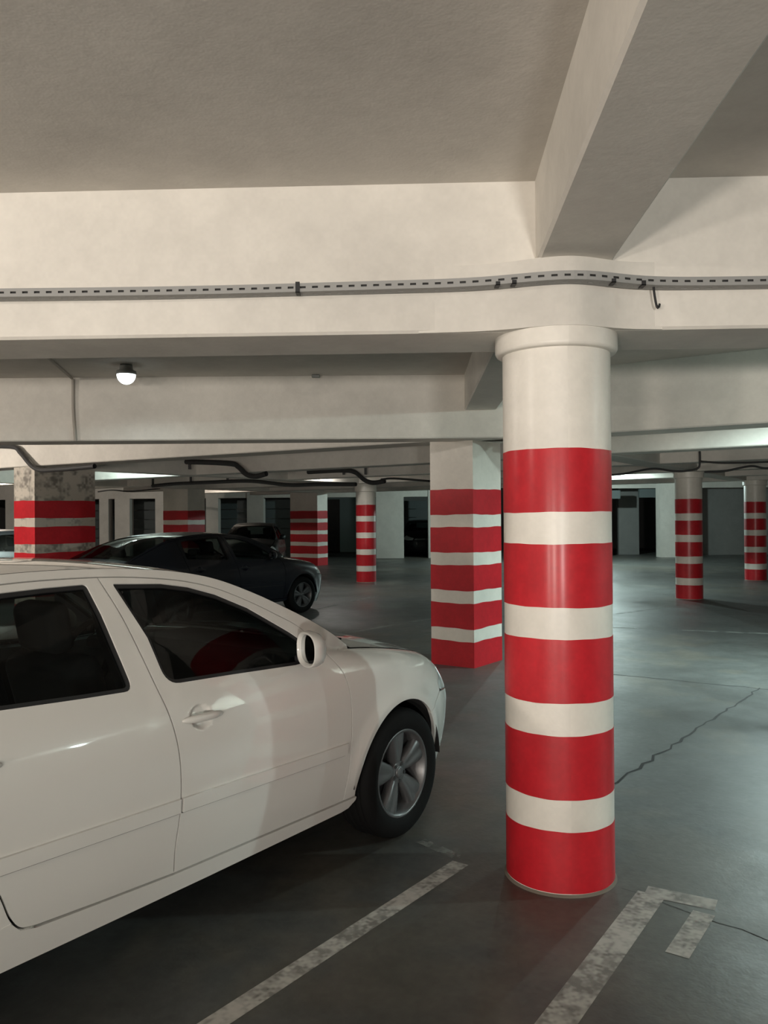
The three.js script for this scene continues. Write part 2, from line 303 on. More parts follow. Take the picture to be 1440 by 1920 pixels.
lamp('added warm fill lamp out on the left, just past with the second cross beam', LAMPS.leftWarmFill, 'dome lamps');
lamp('added white fill lamp tucked behind a rib beam beyond the dark sedan', LAMPS.midFarFill, 'dome lamps');
lamp('added cool fill lamp before the dark garage bays, hidden by the nearest round column', LAMPS.backRightFill, 'dome lamps');
function fillFlood(label, [x, y, c, power, aim]) {  // made-up fitting that throws low fill light across the hall
  const t = thing('fill_flood', label, 'lamp', [x, y, 6.7], 0, 'added fill floods on the wall behind the viewer');
  mesh('bracket', merge([rbox(0.12, 0.12, 0.02, 0.005, 0, 0, 0.289), rbox(0.03, 0.03, 0.27, 0.005, 0, 0, 0.15)]), M.trim, t);
  const head = mesh('lamp_housing', rbox(0.5, 0.36, 0.07, 0.02), M.lampBase, t);
  head.lookAt(aim[0], aim[1], -aim[2]); 
  mesh('lamp_glass', rbox(0.44, 0.30, 0.01, 0.004, 0, 0, 0.037), std({ color: rgb(0.8, 0.8, 0.8), emissive: rgb(...c), emissiveIntensity: 6, roughness: 0.3 }), head);
  const L = new THREE.SpotLight(rgb(...c), power, 0, 0.8, 1, 2); const d = V(aim[0] - x, aim[1] - y, -aim[2] - 6.7).normalize(); L.position.copy(d).multiplyScalar(0.3); L.target.position.copy(d).multiplyScalar(3); L.target.name = 'lamp_aim'; L.castShadow = true; L.shadow.radius = 11; t.add(L, L.target);
}
fillFlood('added fill flood on the wall behind the viewer, farthest left of the three', FILL_FLOODS.left);
fillFlood('added fill flood on the wall behind the viewer, the middle one of the three', FILL_FLOODS.middle);
fillFlood('added fill flood on the wall behind the viewer, farthest right of the three', FILL_FLOODS.right);

// ---------------------------------------------------------------- floor markings
function ribbon(pts, w, y, mat, name, parent, uvs = 1) { // pts in [X, D]
  const pos = [], uv = [], idx = []; let s = 0;
  pts.forEach((p, i) => {
    const a = pts[Math.max(0, i - 1)], b = pts[Math.min(pts.length - 1, i + 1)]; const dx = b[0] - a[0], dd = b[1] - a[1], L = Math.hypot(dx, dd); if (i) s += Math.hypot(p[0] - pts[i - 1][0], p[1] - pts[i - 1][1]);
    const ww = typeof w === 'function' ? w(i) : w; const nx = -dd / L * ww / 2, nd = dx / L * ww / 2;
    pos.push(p[0] + nx, y, -(p[1] + nd), p[0] - nx, y, -(p[1] - nd)); uv.push(s * uvs, 0.1, s * uvs, 0.1 + ww * uvs);
    if (i) { const k = i * 2; idx.push(k - 2, k - 1, k, k - 1, k + 1, k); }
  });
  const g = new THREE.BufferGeometry(); g.setAttribute('position', new THREE.Float32BufferAttribute(pos, 3)); g.setAttribute('uv', new THREE.Float32BufferAttribute(uv, 2)); g.setIndex(idx); g.computeVertexNormals();
  return mesh(name, g, mat, parent);
}
const wob = (a, b, n, amp) => { const o = []; for (let i = 0; i <= n; i++) { const t = i / n; o.push([lerp(a[0], b[0], t) + (rnd() - 0.5) * amp, lerp(a[1], b[1], t) + (rnd() - 0.5) * amp]); } return o; };
ribbon([[0.34, 3.815], [-0.55, 2.62], [-1.6, 1.2]], 0.085, 0.0015, M.line, 'parking_line', floor);
ribbon([[1.115, 3.49], [0.525, 2.6], [-0.27, 1.4]], 0.115, 0.0015, M.line, 'parking_line', floor);
ribbon([[1.10, 3.52], [1.345, 3.385]], 0.10, 0.0018, M.line, 'parking_line', floor, 0.7);
ribbon([[1.27, 3.32], [1.05, 3.005]], 0.085, 0.0016, M.line, 'parking_line', floor);
ribbon([[0.17, 4.08], [0.34, 3.87]], 0.06, 0.0016, M.lineFaint, 'parking_line', floor);
for (const [a, b] of [[[-1.3, 14.0], [-0.2, 16.5]], [[-0.65, 11.2], [0.75, 12.9]], [[2.4, 12.2], [5.3, 14.6]], [[2.5, 12.0], [5.1, 11.0]], [[-2.6, 9.0], [-0.4, 11.6]]]) ribbon([a, b], 0.1, 0.0015, M.lineFaint, 'parking_line', floor, 0.5);
ribbon(wob([1.3, 8.9], [4.2, 7.07], 26, 0.03), (i) => 0.012 + 0.008 * ((i * 37) % 5) / 5, 0.0012, M.crack, 'floor_joint', floor);
ribbon(wob([3.44, 7.58], [1.1, 4.6], 34, 0.035), (i) => 0.012 + 0.012 * ((i * 29) % 7) / 7, 0.0012, M.crack, 'floor_joint', floor);
ribbon(wob([1.0, 3.55], [2.3, 2.2], 18, 0.03), (i) => 0.002 + 0.003 * ((i * 29) % 7) / 7, 0.0013, M.crack, 'floor_crack', floor);

// ---------------------------------------------------------------- cable tray, conduits, cables
{
  const t = thing('cable_tray', 'grey perforated metal cable tray along the front of the cream beam', 'cable tray');
  const off = (x) => 0.104 * Math.exp(-(((x - 0.78) / (x < 0.78 ? 0.30 : 0.25)) ** 2)) + 0.006 * Math.sin(x * 3.1) * Math.exp(-x * x / 9);
  const yy = (x) => 2.557 + 0.004 * Math.sin(x * 2.3 + 1);
  const plate = (h, map) => { // perforated sheet, cell by cell: bars round each slot
    const pos = [], cell = 0.052, t = 0.0018, hx = 0.0125, hv = 0.0046;
    const quad = (a, b, c, d) => pos.push(...a, ...b, ...c, ...a, ...c, ...d);
    const sheet = (x0, x1, v0, v1) => { const m = (x, v, z) => { const [X, Y, D] = map(x, v, z); return [X, Y, -D]; };
      quad(m(x0, v0, t), m(x1, v0, t), m(x1, v1, t), m(x0, v1, t)); quad(m(x0, v1, 0), m(x1, v1, 0), m(x1, v0, 0), m(x0, v0, 0));
      quad(m(x0, v1, t), m(x1, v1, t), m(x1, v1, 0), m(x0, v1, 0)); quad(m(x0, v0, 0), m(x1, v0, 0), m(x1, v0, t), m(x0, v0, t));
      quad(m(x1, v0, t), m(x1, v0, 0), m(x1, v1, 0), m(x1, v1, t)); quad(m(x0, v0, 0), m(x0, v0, t), m(x0, v1, t), m(x0, v1, 0)); };
    for (let i = -96; i < 96; i++) { const x0 = i * cell, x1 = x0 + cell, c = x0 + cell / 2, q = h / 2;
      if (Math.abs(c) > 2.6) { sheet(x0, x1, 0, h); continue; }
      sheet(x0, x1, 0, q - hv); sheet(x0, x1, q + hv, h); sheet(x0, c - hx, q - hv, q + hv); sheet(c + hx, x1, q - hv, q + hv); }
    const g = new THREE.BufferGeometry(); g.setAttribute('position', new THREE.Float32BufferAttribute(pos, 3)); g.computeVertexNormals(); return g;
  };
  const fd = (x) => faceD(x) - off(x);
  mesh('tray_side', plate(0.036, (x, v, z) => [x, yy(x) + v, fd(x) - 0.078 - z]), M.galv, t);
  mesh('tray_floor', plate(0.074, (x, v, z) => [x, yy(x) + z, fd(x) - 0.076 + v]), M.galv, t);
  for (const [x, h] of [[-0.36, 0.046], [0.48, 0.016], [0.545, 0.016], [0.95, 0.016], [1.085, 0.02]]) mesh('tray_clip', merge([box(0.018, h, 0.004, x, yy(x) - 0.005 + h / 2, -(fd(x) - 0.083)), box(0.018, 0.004, 0.05, x, yy(x) - 0.004, -(fd(x) - 0.06))]), M.trim, t);
  const hx = 1.14, hy = yy(hx), hd = fd(hx) - 0.045;
  const h = mesh('hook', tube([V(hx, hy + 0.01, -hd), V(hx + 0.004, hy - 0.03, -hd), V(hx + 0.012, hy - 0.075, -hd), V(hx + 0.02, hy - 0.088, -hd), V(hx + 0.026, hy - 0.07, -hd)], 0.005, 24, 6), M.trim, scene);
  tag(h, 'small dark wire hook hanging from the cable tray right of the nearest column', 'hook');
  const k = mesh('cable', tube(Array.from({ length: 201 }, (_, i) => i / 20 - 5).map((x) => V(x, yy(x) + 0.0185, -(fd(x) - 0.052))), 0.0155, 400, 8), M.cable, scene);
  tag(k, 'black power cable lying in the perforated tray', 'cable');
}
{
  const c = mesh('conduit', merge([tube([V(-2.72, TOP - 0.015, -6.0), V(-3.15, TOP - 0.015, -8.36)], 0.013, 6, 8), tube([V(-3.15, TOP - 0.02, -8.39), V(-3.15, 2.7, -8.395), V(-3.13, 2.39, -8.395)], 0.016, 10, 8)]), M.conduit);
  tag(c, 'thin conduit down the face of the second cross beam, left of the dome lamp', 'conduit');
  const j = mesh('junction_box', rbox(0.08, 0.03, 0.05, 0.008, -0.68, TOP - 0.016, -8.34), M.lampBase); tag(j, 'tiny junction box where the ceiling meets the second cross beam', 'junction box');
}
// point on a vertical plane a = A.p (beam face) seen at x/D = r
const onA = (px, a, h) => { const r = (px - 720) / 1550, d = a / (A[0] * r + A[1]); return V(r * d, h, -d); };
const hAt = (py, px, d) => 1.6 - (py - 968 + 0.0075 * (px - 720)) / 1550 * d;
function cable(label, pts, r, a, clips) {
  const P = pts.map(([px, py]) => { const v = onA(px, a, 0); v.y = hAt(py, px, -v.z); return v; });
  const m = mesh('cable', tube(P, r, pts.length * 10, 8), M.cable); tag(m, label, 'cable');
  if (clips) for (const [px, y0, y1] of clips) { const v = onA(px, a, 0), d = -v.z; mesh('hanger', box(0.05, hAt(y0, px, d) - hAt(y1, px, d), 0.02, v.x, (hAt(y0, px, d) + hAt(y1, px, d)) / 2, v.z), M.cable, m); }
  return m;
}
cable('black cable sagging from the beam across the stained square pillar', [[-30, 836], [25, 838], [40, 850], [68, 879], [110, 880], [178, 874]], 0.035, 7.0);
cable('thick black cable with a bend, under the beams left of the far square pillars', [[318, 868], [350, 866], [430, 869], [448, 876], [462, 889], [480, 893], [500, 888]], 0.045, 10.1, [[323, 868, 880], [356, 868, 880]]);
cable('black cable on drop hangers above the dark sedan', [[286, 911], [330, 907], [400, 904], [470, 902], [540, 909], [600, 908], [668, 908]], 0.04, 12.8, [[287, 890, 910], [358, 888, 906], [427, 886, 904]]);
cable('thick bent black cable beside the top of the left thin round column', [[578, 885], [640, 882], [665, 885], [684, 900], [700, 905], [722, 902]], 0.045, 12.85, [[645, 880, 890], [686, 876, 890]]);
cable('thin wire draped high over the far square pillars', [[184, 922], [210, 919], [245, 921], [300, 916]], 0.018, 15.4);
cable('thin wire running right from the thick bend to the square pillar', [[715, 899], [740, 897], [806, 902]], 0.02, 12.85);
cable('thin wire slung across the bright beam to the right thin round column', [[1120, 891], [1165, 889], [1222, 879], [1262, 883], [1285, 883], [1309, 878], [1313, 866], [1313, 846]], 0.016, 12.9);
cable('lower thin wire slung between the two right round columns', [[1322, 885], [1360, 883], [1408, 874], [1440, 878], [1500, 872]], 0.016, 12.9);
cable('upper thin wire along the beam at the right edge', [[1314, 865], [1360, 868], [1440, 866], [1500, 864]], 0.014, 12.88);

// ---------------------------------------------------------------- the car
const CAR = (() => {
  // plan path of the body side: x forward (front axle = 0), z outward
  const plan = new THREE.CatmullRomCurve3([[-3.62, 0], [-3.605, 0.35], [-3.53, 0.62], [-3.36, 0.765], [-3.0, 0.835], [-2.58, 0.866], [-1.9, 0.873], [-1.0, 0.873], [-0.4, 0.872], [0.0, 0.868], [0.3, 0.852], [0.5, 0.812], [0.66, 0.735], [0.79, 0.58], [0.875, 0.33], [0.905, 0]].map(([x, z]) => V(x, 0, z)), false, 'centripetal');
  const NS = 1400, tab = []; let L = 0, prev = null;
  for (let i = 0; i <= NS; i++) { const p = plan.getPoint(i / NS); if (prev) L += Math.hypot(p.x - prev.x, p.z - prev.z); tab.push([L, p.x, p.z]); prev = p; }
  const i0 = tab.findIndex((t) => t[1] >= -1.0), off = tab[i0][0] + 1.0; // u(-1) = -1
  const UMIN = -off, UMAX = L - off;
  const C = (u) => { const s = clamp(u + off, 0, L); let a = 0, b = NS; while (b - a > 1) { const m = (a + b) >> 1; if (tab[m][0] <= s) a = m; else b = m; } const t = (s - tab[a][0]) / (tab[b][0] - tab[a][0]); return [lerp(tab[a][1], tab[b][1], t), lerp(tab[a][2], tab[b][2], t)]; };
  // smooth profile of the side
  const prof = new THREE.CatmullRomCurve3([[0.1, 0.77], [0.2, 0.795], [0.30, 0.822], [0.42, 0.849], [0.56, 0.868], [0.68, 0.873], [0.78, 0.868], [0.86, 0.852], [0.93, 0.828], [1.0, 0.795], [1.15, 0.719], [1.3, 0.632], [1.4, 0.57], [1.48, 0.51]].map(([y, w]) => V(y, w, 0)), false, 'centripetal');
  const pt = []; for (let i = 0; i <= 400; i++) { const p = prof.getPoint(i / 400); pt.push([p.x, p.y / 0.873]); }
  const Wn = table(pt);
  const yTopPts = new THREE.CatmullRomCurve3([[-1.2, 1.06], [-0.6, 1.01], [-0.35, 0.985], [0, 0.94], [0.3, 0.885], [0.55, 0.825], [0.75, 0.765], [1.0, 0.725], [1.3, 0.712], [2.2, 0.708]].map(([x, y]) => V(x, y, 0)), false, 'centripetal');
  const yt = []; for (let i = 0; i <= 200; i++) { const p = yTopPts.getPoint(i / 200); yt.push([p.x, p.y]); }
  const ytop = table(yt);
  const front = (u, y) => { const T = ytop(u), t = clamp((y - (T - 0.21)) / 0.21, 0, 0.995); const base = Wn(Math.min(y, 0.70)); return base * (1 - 0.19 * (1 - Math.sqrt(1 - t * t * t))); };
  const nose = table([[0.1, -0.10], [0.2, -0.05], [0.35, -0.005], [0.45, 0], [0.58, -0.01], [0.64, -0.04], [0.72, -0.085], [0.80, -0.13], [0.9, -0.2]]);
  const tail = table([[0.2, 0.06], [0.4, 0.0], [0.6, 0.0], [0.75, 0.05], [0.95, 0.09], [1.05, 0.08]]);
  const handles = [[-1.275, 0.861], [-2.15, 0.878]];
  function P(u, y) {
    const [x, z] = C(u); const s = smooth(-0.62, -0.12, u);
    let f = s > 0 ? lerp(Wn(y), front(u, y), s) : Wn(y);
    if (y > 0.95 && u < -2.2) f *= 1 - 0.05 * smooth(-2.2, -3.4, u) ** 1 * 0 - 0.05 * clamp((-2.2 - u) / 1.2) * smooth(0.95, 1.1, y);
    let zz = z * f;
    for (const cx of [0.038, -2.578]) { const r = Math.hypot(u - cx, y - 0.33); if (r > 0.3) zz += 0.012 * Math.exp(-(((r - 0.375) / 0.045) ** 2)) * smooth(0.25, 0.45, y); }
    for (const [hu, hy] of handles) { const q = ((u - hu) / 0.05) ** 2 + ((y - hy) / 0.042) ** 2; if (q < 1.5) zz -= 0.014 * smooth(1.25, 0.5, q); }
    const xx = x + nose(y) * smooth(0.3, 0.86, x) + tail(y) * smooth(-3.1, -3.6, x);
    return V(xx, y, zz);
  }
  function Nrm(u, y) { const e = 0.004; const a = P(u + e, y).sub(P(u - e, y)), b = P(u, y + e).sub(P(u, y - e)); const n = a.cross(b).normalize(); return n; }
  const FX = 0.038; // front wheel centre
  const spl = (pts, n = 8) => { const c = new THREE.CatmullRomCurve3(pts.map(([u, y]) => V(u, y, 0)), false, 'centripetal'); return c.getPoints((pts.length - 1) * n).map((p) => [p.x, p.y]); };
  const arch = (cx, a0, a1, r = 0.352, cy = 0.328, n = 40) => { const o = []; for (let i = 0; i <= n; i++) { const a = lerp(a0, a1, i / n) * Math.PI / 180; o.push([cx + r * Math.cos(a), cy + r * Math.sin(a)]); } return o; };
  // rounded polygon from corner points [u, y, radius]
  const rpoly = (pts) => { const o = []; const n = pts.length; pts.forEach((p, i) => { const r = p[2] || 0; if (!r) { o.push([p[0], p[1]]); return; } const a = pts[(i + n - 1) % n], b = pts[(i + 1) % n]; const d1 = Math.hypot(a[0] - p[0], a[1] - p[1]), d2 = Math.hypot(b[0] - p[0], b[1] - p[1]); const k = Math.min(r, d1 * 0.45, d2 * 0.45); const s = [lerp(p[0], a[0], k / d1), lerp(p[1], a[1], k / d1)], e = [lerp(p[0], b[0], k / d2), lerp(p[1], b[1], k / d2)]; for (let j = 0; j <= 6; j++) { const t = j / 6; o.push([(1 - t) ** 2 * s[0] + 2 * t * (1 - t) * p[0] + t * t * e[0], (1 - t) ** 2 * s[1] + 2 * t * (1 - t) * p[1] + t * t * e[1]]); } }); return o; };
  const area = (l) => { let s = 0; l.forEach((p, i) => { const q = l[(i + 1) % l.length]; s += p[0] * q[1] - q[0] * p[1]; }); return s / 2; };
  function clean(l) { const o = []; for (const p of l) if (!o.length || Math.hypot(p[0] - o[o.length - 1][0], p[1] - o[o.length - 1][1]) > 1e-4) o.push(p); if (Math.hypot(o[0][0] - o[o.length - 1][0], o[0][1] - o[o.length - 1][1]) < 1e-4) o.pop(); return o; }
  // shrink a loop by d (inward for outlines)
  function inset(l, d) { const n = l.length, s = area(l) > 0 ? 1 : -1; return l.map((p, i) => { const a = l[(i + n - 1) % n], b = l[(i + 1) % n]; let tx = b[0] - a[0], ty = b[1] - a[1]; const q = Math.hypot(tx, ty) || 1; return [p[0] - ty / q * d * s, p[1] + tx / q * d * s]; }); }
  function patch(outline, holes = [], o = {}) {
    const { offset = 0, skirt = 0.02, side = 1, len = 0.07, gap = 0.0032, fine = true } = o;
    let out = clean(outline); if (area(out) < 0) out.reverse(); if (gap) out = inset(out, gap);
    const hs = holes.map((h) => { h = clean(h); if (area(h) > 0) h.reverse(); return h; });
    const v2 = (l) => l.map((p) => new THREE.Vector2(p[0], p[1]));
    let tris = THREE.ShapeUtils.triangulateShape(v2(out), hs.map(v2)); const pts = [...out, ...hs.flat()].map((p) => [p[0], p[1]]);
    const lenAt = (a, b) => { const mu = (a[0] + b[0]) / 2, my = (a[1] + b[1]) / 2; let l = len; if (fine) { for (const [hu, hy] of handles) if (Math.hypot(mu - hu, (my - hy)) < 0.1) l = Math.min(l, 0.016); else if (Math.hypot(mu - hu, my - hy) < 0.25) l = Math.min(l, 0.05); if (mu > 0.35 || mu < -3.1) l = Math.min(l, 0.045); } return l; };
    for (let it = 0; it < 12; it++) {
      const mid = new Map(); let any = false;
      const get = (i, j) => { const k = i < j ? i * 1e6 + j : j * 1e6 + i; if (mid.has(k)) return mid.get(k); const a = pts[i], b = pts[j]; let m = -1; if (Math.hypot(a[0] - b[0], a[1] - b[1]) > lenAt(a, b)) { m = pts.length; pts.push([(a[0] + b[0]) / 2, (a[1] + b[1]) / 2]); any = true; } mid.set(k, m); return m; };
      const nt = [];
      for (const [a, b, c] of tris) {
        const ab = get(a, b), bc = get(b, c), ca = get(c, a); const n = (ab >= 0) + (bc >= 0) + (ca >= 0);
        if (n === 0) nt.push([a, b, c]);
        else if (n === 3) nt.push([a, ab, ca], [ab, b, bc], [ca, bc, c], [ab, bc, ca]);
        else if (n === 1) { if (ab >= 0) nt.push([a, ab, c], [ab, b, c]); else if (bc >= 0) nt.push([a, b, bc], [a, bc, c]); else nt.push([a, b, ca], [ca, b, c]); }
        else { if (ab < 0) nt.push([c, ca, bc], [a, b, bc], [a, bc, ca]); else if (bc < 0) nt.push([a, ab, ca], [ab, b, c], [ab, c, ca]); else nt.push([b, bc, ab], [a, ab, c], [ab, bc, c]); }
      }
      tris = nt; if (!any) break;
    }
    const pos = [], nor = [], uv = []; const cache = pts.map(([u, y]) => { const n = Nrm(u, y); const p = P(u, y).addScaledVector(n, offset); return { p, n }; });
    const idx = [];
    cache.forEach(({ p, n }, i) => { pos.push(p.x, p.y, p.z * side); nor.push(n.x, n.y, n.z * side); uv.push(pts[i][0], pts[i][1]); });
    for (const [a, b, c] of tris) side > 0 ? idx.push(a, b, c) : idx.push(a, c, b);
    if (skirt) {
      // boundary edges
      const cnt = new Map(); for (const t of tris) for (let k = 0; k < 3; k++) { const i = t[k], j = t[(k + 1) % 3]; const key = i < j ? i * 1e6 + j : j * 1e6 + i; const e = cnt.get(key); if (e) e.n++; else cnt.set(key, { n: 1, i, j }); }
      for (const { n, i, j } of cnt.values()) if (n === 1) {
        const A0 = cache[i], B0 = cache[j]; const a2 = A0.p.clone().addScaledVector(A0.n, -skirt), b2 = B0.p.clone().addScaledVector(B0.n, -skirt);
        const fn = B0.p.clone().sub(A0.p).cross(A0.n).normalize(); const k = pos.length / 3;
        for (const q of [A0.p, B0.p, b2, a2]) { pos.push(q.x, q.y, q.z * side); nor.push(fn.x, fn.y, fn.z * side); uv.push(0, 0); }
        side > 0 ? idx.push(k, k + 2, k + 1, k, k + 3, k + 2) : idx.push(k, k + 1, k + 2, k, k + 2, k + 3);
      }
    }
    const g = new THREE.BufferGeometry(); g.setAttribute('position', new THREE.Float32BufferAttribute(pos, 3)); g.setAttribute('normal', new THREE.Float32BufferAttribute(nor, 3)); g.setAttribute('uv', new THREE.Float32BufferAttribute(uv, 2)); g.setIndex(idx); return g;
  }
  // surface stretched between the two sides: rows = [{p: Vector3 on the right side, b: bulge Vector3}]
  function strip(rows, nt = 24, pow = 2) {
    const pos = [], idx = [], uv = [];
    rows.forEach((r, i) => { for (let k = 0; k <= nt; k++) { const t = k / nt * 2 - 1, w = 1 - Math.abs(t) ** pow; pos.push(r.p.x + r.b.x * w, r.p.y + r.b.y * w, r.p.z * t); uv.push(t, i / rows.length); } });
    for (let i = 0; i < rows.length - 1; i++) for (let k = 0; k < nt; k++) { const a = i * (nt + 1) + k, b = a + nt + 1; idx.push(a, a + 1, b, a + 1, b + 1, b); }
    const g = new THREE.BufferGeometry(); g.setAttribute('position', new THREE.Float32BufferAttribute(pos, 3)); g.setAttribute('uv', new THREE.Float32BufferAttribute(uv, 2)); g.setIndex(idx); g.computeVertexNormals();
    const n = g.attributes.normal; let s = 0; for (let i = 0; i < n.count; i++) s += n.getY(i); if (s < 0) { const ix = g.index.array; for (let i = 0; i < ix.length; i += 3) { const q = ix[i]; ix[i] = ix[i + 1]; ix[i + 1] = q; } g.computeVertexNormals(); }
    return g;
  }
  // ------- outlines
  const G = [[-0.498, 0.994], [-0.594, 1.102], [-0.72, 1.178], [-0.849, 1.245], [-0.997, 1.308], [-1.149, 1.347], [-1.345, 1.373], [-1.53, 1.385], [-1.78, 1.388], [-2.0, 1.38], [-2.2, 1.365], [-2.4, 1.338], [-2.6, 1.295], [-2.85, 1.21], [-3.1, 1.11], [-3.3, 1.035], [-3.42, 1.0]];
  const bGap = [[-1.53, 1.385], [-1.49, 1.253], [-1.461, 1.101], [-1.439, 0.988], [-1.418, 0.895], [-1.400, 0.78], [-1.392, 0.683], [-1.391, 0.548], [-1.399, 0.413], [-1.388, 0.312]];
  const dGap = [[-2.41, 1.336], [-2.385, 1.18], [-2.365, 1.0], [-2.33, 0.85], [-2.24, 0.715], [-2.13, 0.60], [-2.066, 0.50], [-2.02, 0.40], [-1.985, 0.36], [-1.93, 0.346]];
  const fGap = [[-0.498, 0.994], [-0.428, 0.89], [-0.402, 0.79], [-0.395, 0.67], [-0.395, 0.45], [-0.40, 0.292]];
  const gPart = (u0, u1) => spl(G, 6).filter(([u]) => u <= u0 + 1e-6 && u >= u1 - 1e-6);
  const frontDoor = [...spl(fGap).reverse(), ...gPart(-0.51, -1.525), ...spl(bGap), [-0.9, 0.302]];
  const rearDoor = [...spl(bGap).reverse(), ...gPart(-1.54, -2.4), ...spl(dGap), [-1.7, 0.33]];
  const fWin = rpoly([[-1.478, 1.358, 0.012], [-1.257, 1.344], [-1.132, 1.322], [-1.009, 1.284], [-0.863, 1.217], [-0.671, 1.095], [-0.605, 1.045, 0.02], [-0.588, 0.968, 0.015], [-0.711, 0.963], [-1.078, 0.980], [-1.392, 0.992, 0.06], [-1.412, 1.16]]);
  const rWin = rpoly([[-1.585, 1.364, 0.015], [-1.566, 1.26], [-1.555, 1.15], [-1.535, 0.996, 0.04], [-1.738, 1.004], [-2.008, 1.018], [-2.335, 1.035, 0.05], [-2.335, 1.2], [-2.33, 1.325, 0.04], [-2.2, 1.343], [-1.904, 1.358], [-1.749, 1.363]]);
  const hoodEdge = (u) => ytop(u) - 0.002;
  const hoodPts = (u0, u1, n) => { const o = []; for (let i = 0; i <= n; i++) { const u = lerp(u0, u1, i / n); o.push([u, hoodEdge(u)]); } return o; };
  const fender = [...spl(fGap), ...arch(FX, 186, 42), [0.44, 0.655], [0.415, 0.70], [0.50, hoodEdge(0.50)], ...hoodPts(0.48, -0.32, 30), [-0.40, 0.985]];
  const quarter = [...spl(dGap).reverse(), ...gPart(-2.42, -3.42), [-3.45, 0.9], [-3.45, 0.62], [-3.0, 0.60], ...arch(-2.578, 20, 172), [-1.95, 0.346]];
  const headlight = rpoly([[0.44, 0.66, 0.02], [0.418, 0.70, 0.01], [0.505, hoodEdge(0.505), 0.02], [0.65, hoodEdge(0.65)], [0.80, hoodEdge(0.80)], [0.96, hoodEdge(0.96), 0.02], [0.98, 0.645, 0.03], [0.75, 0.632]]);
  const bumper = [...arch(FX, 42, -24), [0.46, 0.155], [0.8, 0.15], [1.2, 0.15], [UMAX, 0.15], [UMAX, 0.625], [0.98, 0.628], [0.75, 0.625], [0.44, 0.652]];
  const grille = rpoly([[1.0, 0.64, 0.02], [UMAX, 0.64], [UMAX, ytop(UMAX) - 0.01], [1.0, ytop(1.0) - 0.01, 0.02]]);
  const intake = rpoly([[1.1, 0.26, 0.03], [UMAX, 0.25], [UMAX, 0.40], [1.05, 0.40, 0.03]]);
  const fog = rpoly([[0.72, 0.30, 0.03], [0.95, 0.29, 0.03], [0.93, 0.38, 0.03], [0.70, 0.39, 0.03]]);
  const rearBumper = [...arch(-2.578, -12 + 180 + 0, 20, 0.362).slice(0, 0), [-2.95, 0.25], [-3.3, 0.2], [UMIN, 0.2], [UMIN, 0.61], [-3.45, 0.615], [-3.0, 0.595], ...arch(-2.578, 20, -8).map((p) => p)];
  const tailLight = rpoly([[-3.46, 0.64, 0.02], [-3.46, 0.93, 0.03], [-3.78, 0.95, 0.03], [-3.80, 0.66, 0.03]]);
  const tailgate = [[-3.81, 0.62], [-3.79, 0.985], [UMIN, 0.985], [UMIN, 0.62]];
  const sill = [[-2.03, 0.235], [-1.2, 0.232], [-0.40, 0.236], [-0.345, 0.242], [-0.30, 0.268], [-0.298, 0.285], [-0.40, 0.287], [-0.9, 0.297], [-1.388, 0.308], [-1.7, 0.326], [-1.93, 0.34], [-1.985, 0.354], [-2.02, 0.39], [-2.2, 0.36], [-2.2, 0.25]];
  const Eo = [[-0.27, 0.988], [-0.40, 1.065], [-0.53, 1.138], [-0.67, 1.212], [-0.80, 1.275], [-0.97, 1.342], [-1.14, 1.381], [-1.345, 1.405], [-1.53, 1.416], [-1.78, 1.419], [-2.0, 1.412], [-2.2, 1.396], [-2.4, 1.368], [-2.6, 1.325], [-2.85, 1.24], [-3.1, 1.135], [-3.3, 1.06], [-3.46, 1.01]];
  const E = spl(Eo, 6);
  const rail = [...spl([[-0.36, 0.975], ...G.slice(0)], 6), ...E.slice().reverse(), [-0.30, 0.97]];
  const mould = (u0, u1) => { const y = (u) => 0.57 - 0.022 * (u + 1.4); const o = []; for (let i = 0; i <= 14; i++) { const u = lerp(u0, u1, i / 14); o.push([u, y(u) - 0.026]); } for (let i = 14; i >= 0; i--) { const u = lerp(u0, u1, i / 14); o.push([u, y(u) + 0.024]); } return o; };

  // ------- wheels
  function tyreGeo() { const r = 0.317, w = 0.205; const pts = [[0.213, -w / 2 + 0.012], [0.225, -w / 2 + 0.002], [0.26, -w / 2 - 0.006], [0.292, -w / 2 + 0.002], [0.308, -w / 2 + 0.016], [r - 0.002, -w / 2 + 0.034]]; for (const z of [-0.055, -0.02, 0.02, 0.055]) pts.push([r, z - 0.004], [r - 0.007, z - 0.003], [r - 0.007, z + 0.003], [r, z + 0.004]); pts.push([r - 0.002, w / 2 - 0.034], [0.308, w / 2 - 0.016], [0.292, w / 2 - 0.002], [0.26, w / 2 + 0.006], [0.225, w / 2 - 0.002], [0.213, w / 2 - 0.012]); const g = new THREE.LatheGeometry(pts.map((p) => new THREE.Vector2(...p)), 64); g.rotateX(Math.PI / 2); return g; }
  function rimGeo() { const pts = [[0.205, -0.09], [0.216, -0.088], [0.216, -0.08], [0.200, -0.06], [0.186, 0.0], [0.192, 0.05], [0.204, 0.078], [0.216, 0.084], [0.219, 0.092], [0.212, 0.096], [0.203, 0.092], [0.196, 0.078], [0.180, 0.04], [0.176, -0.02]]; const g = new THREE.LatheGeometry(pts.map((p) => new THREE.Vector2(...p)), 64); g.rotateX(Math.PI / 2); return g; }
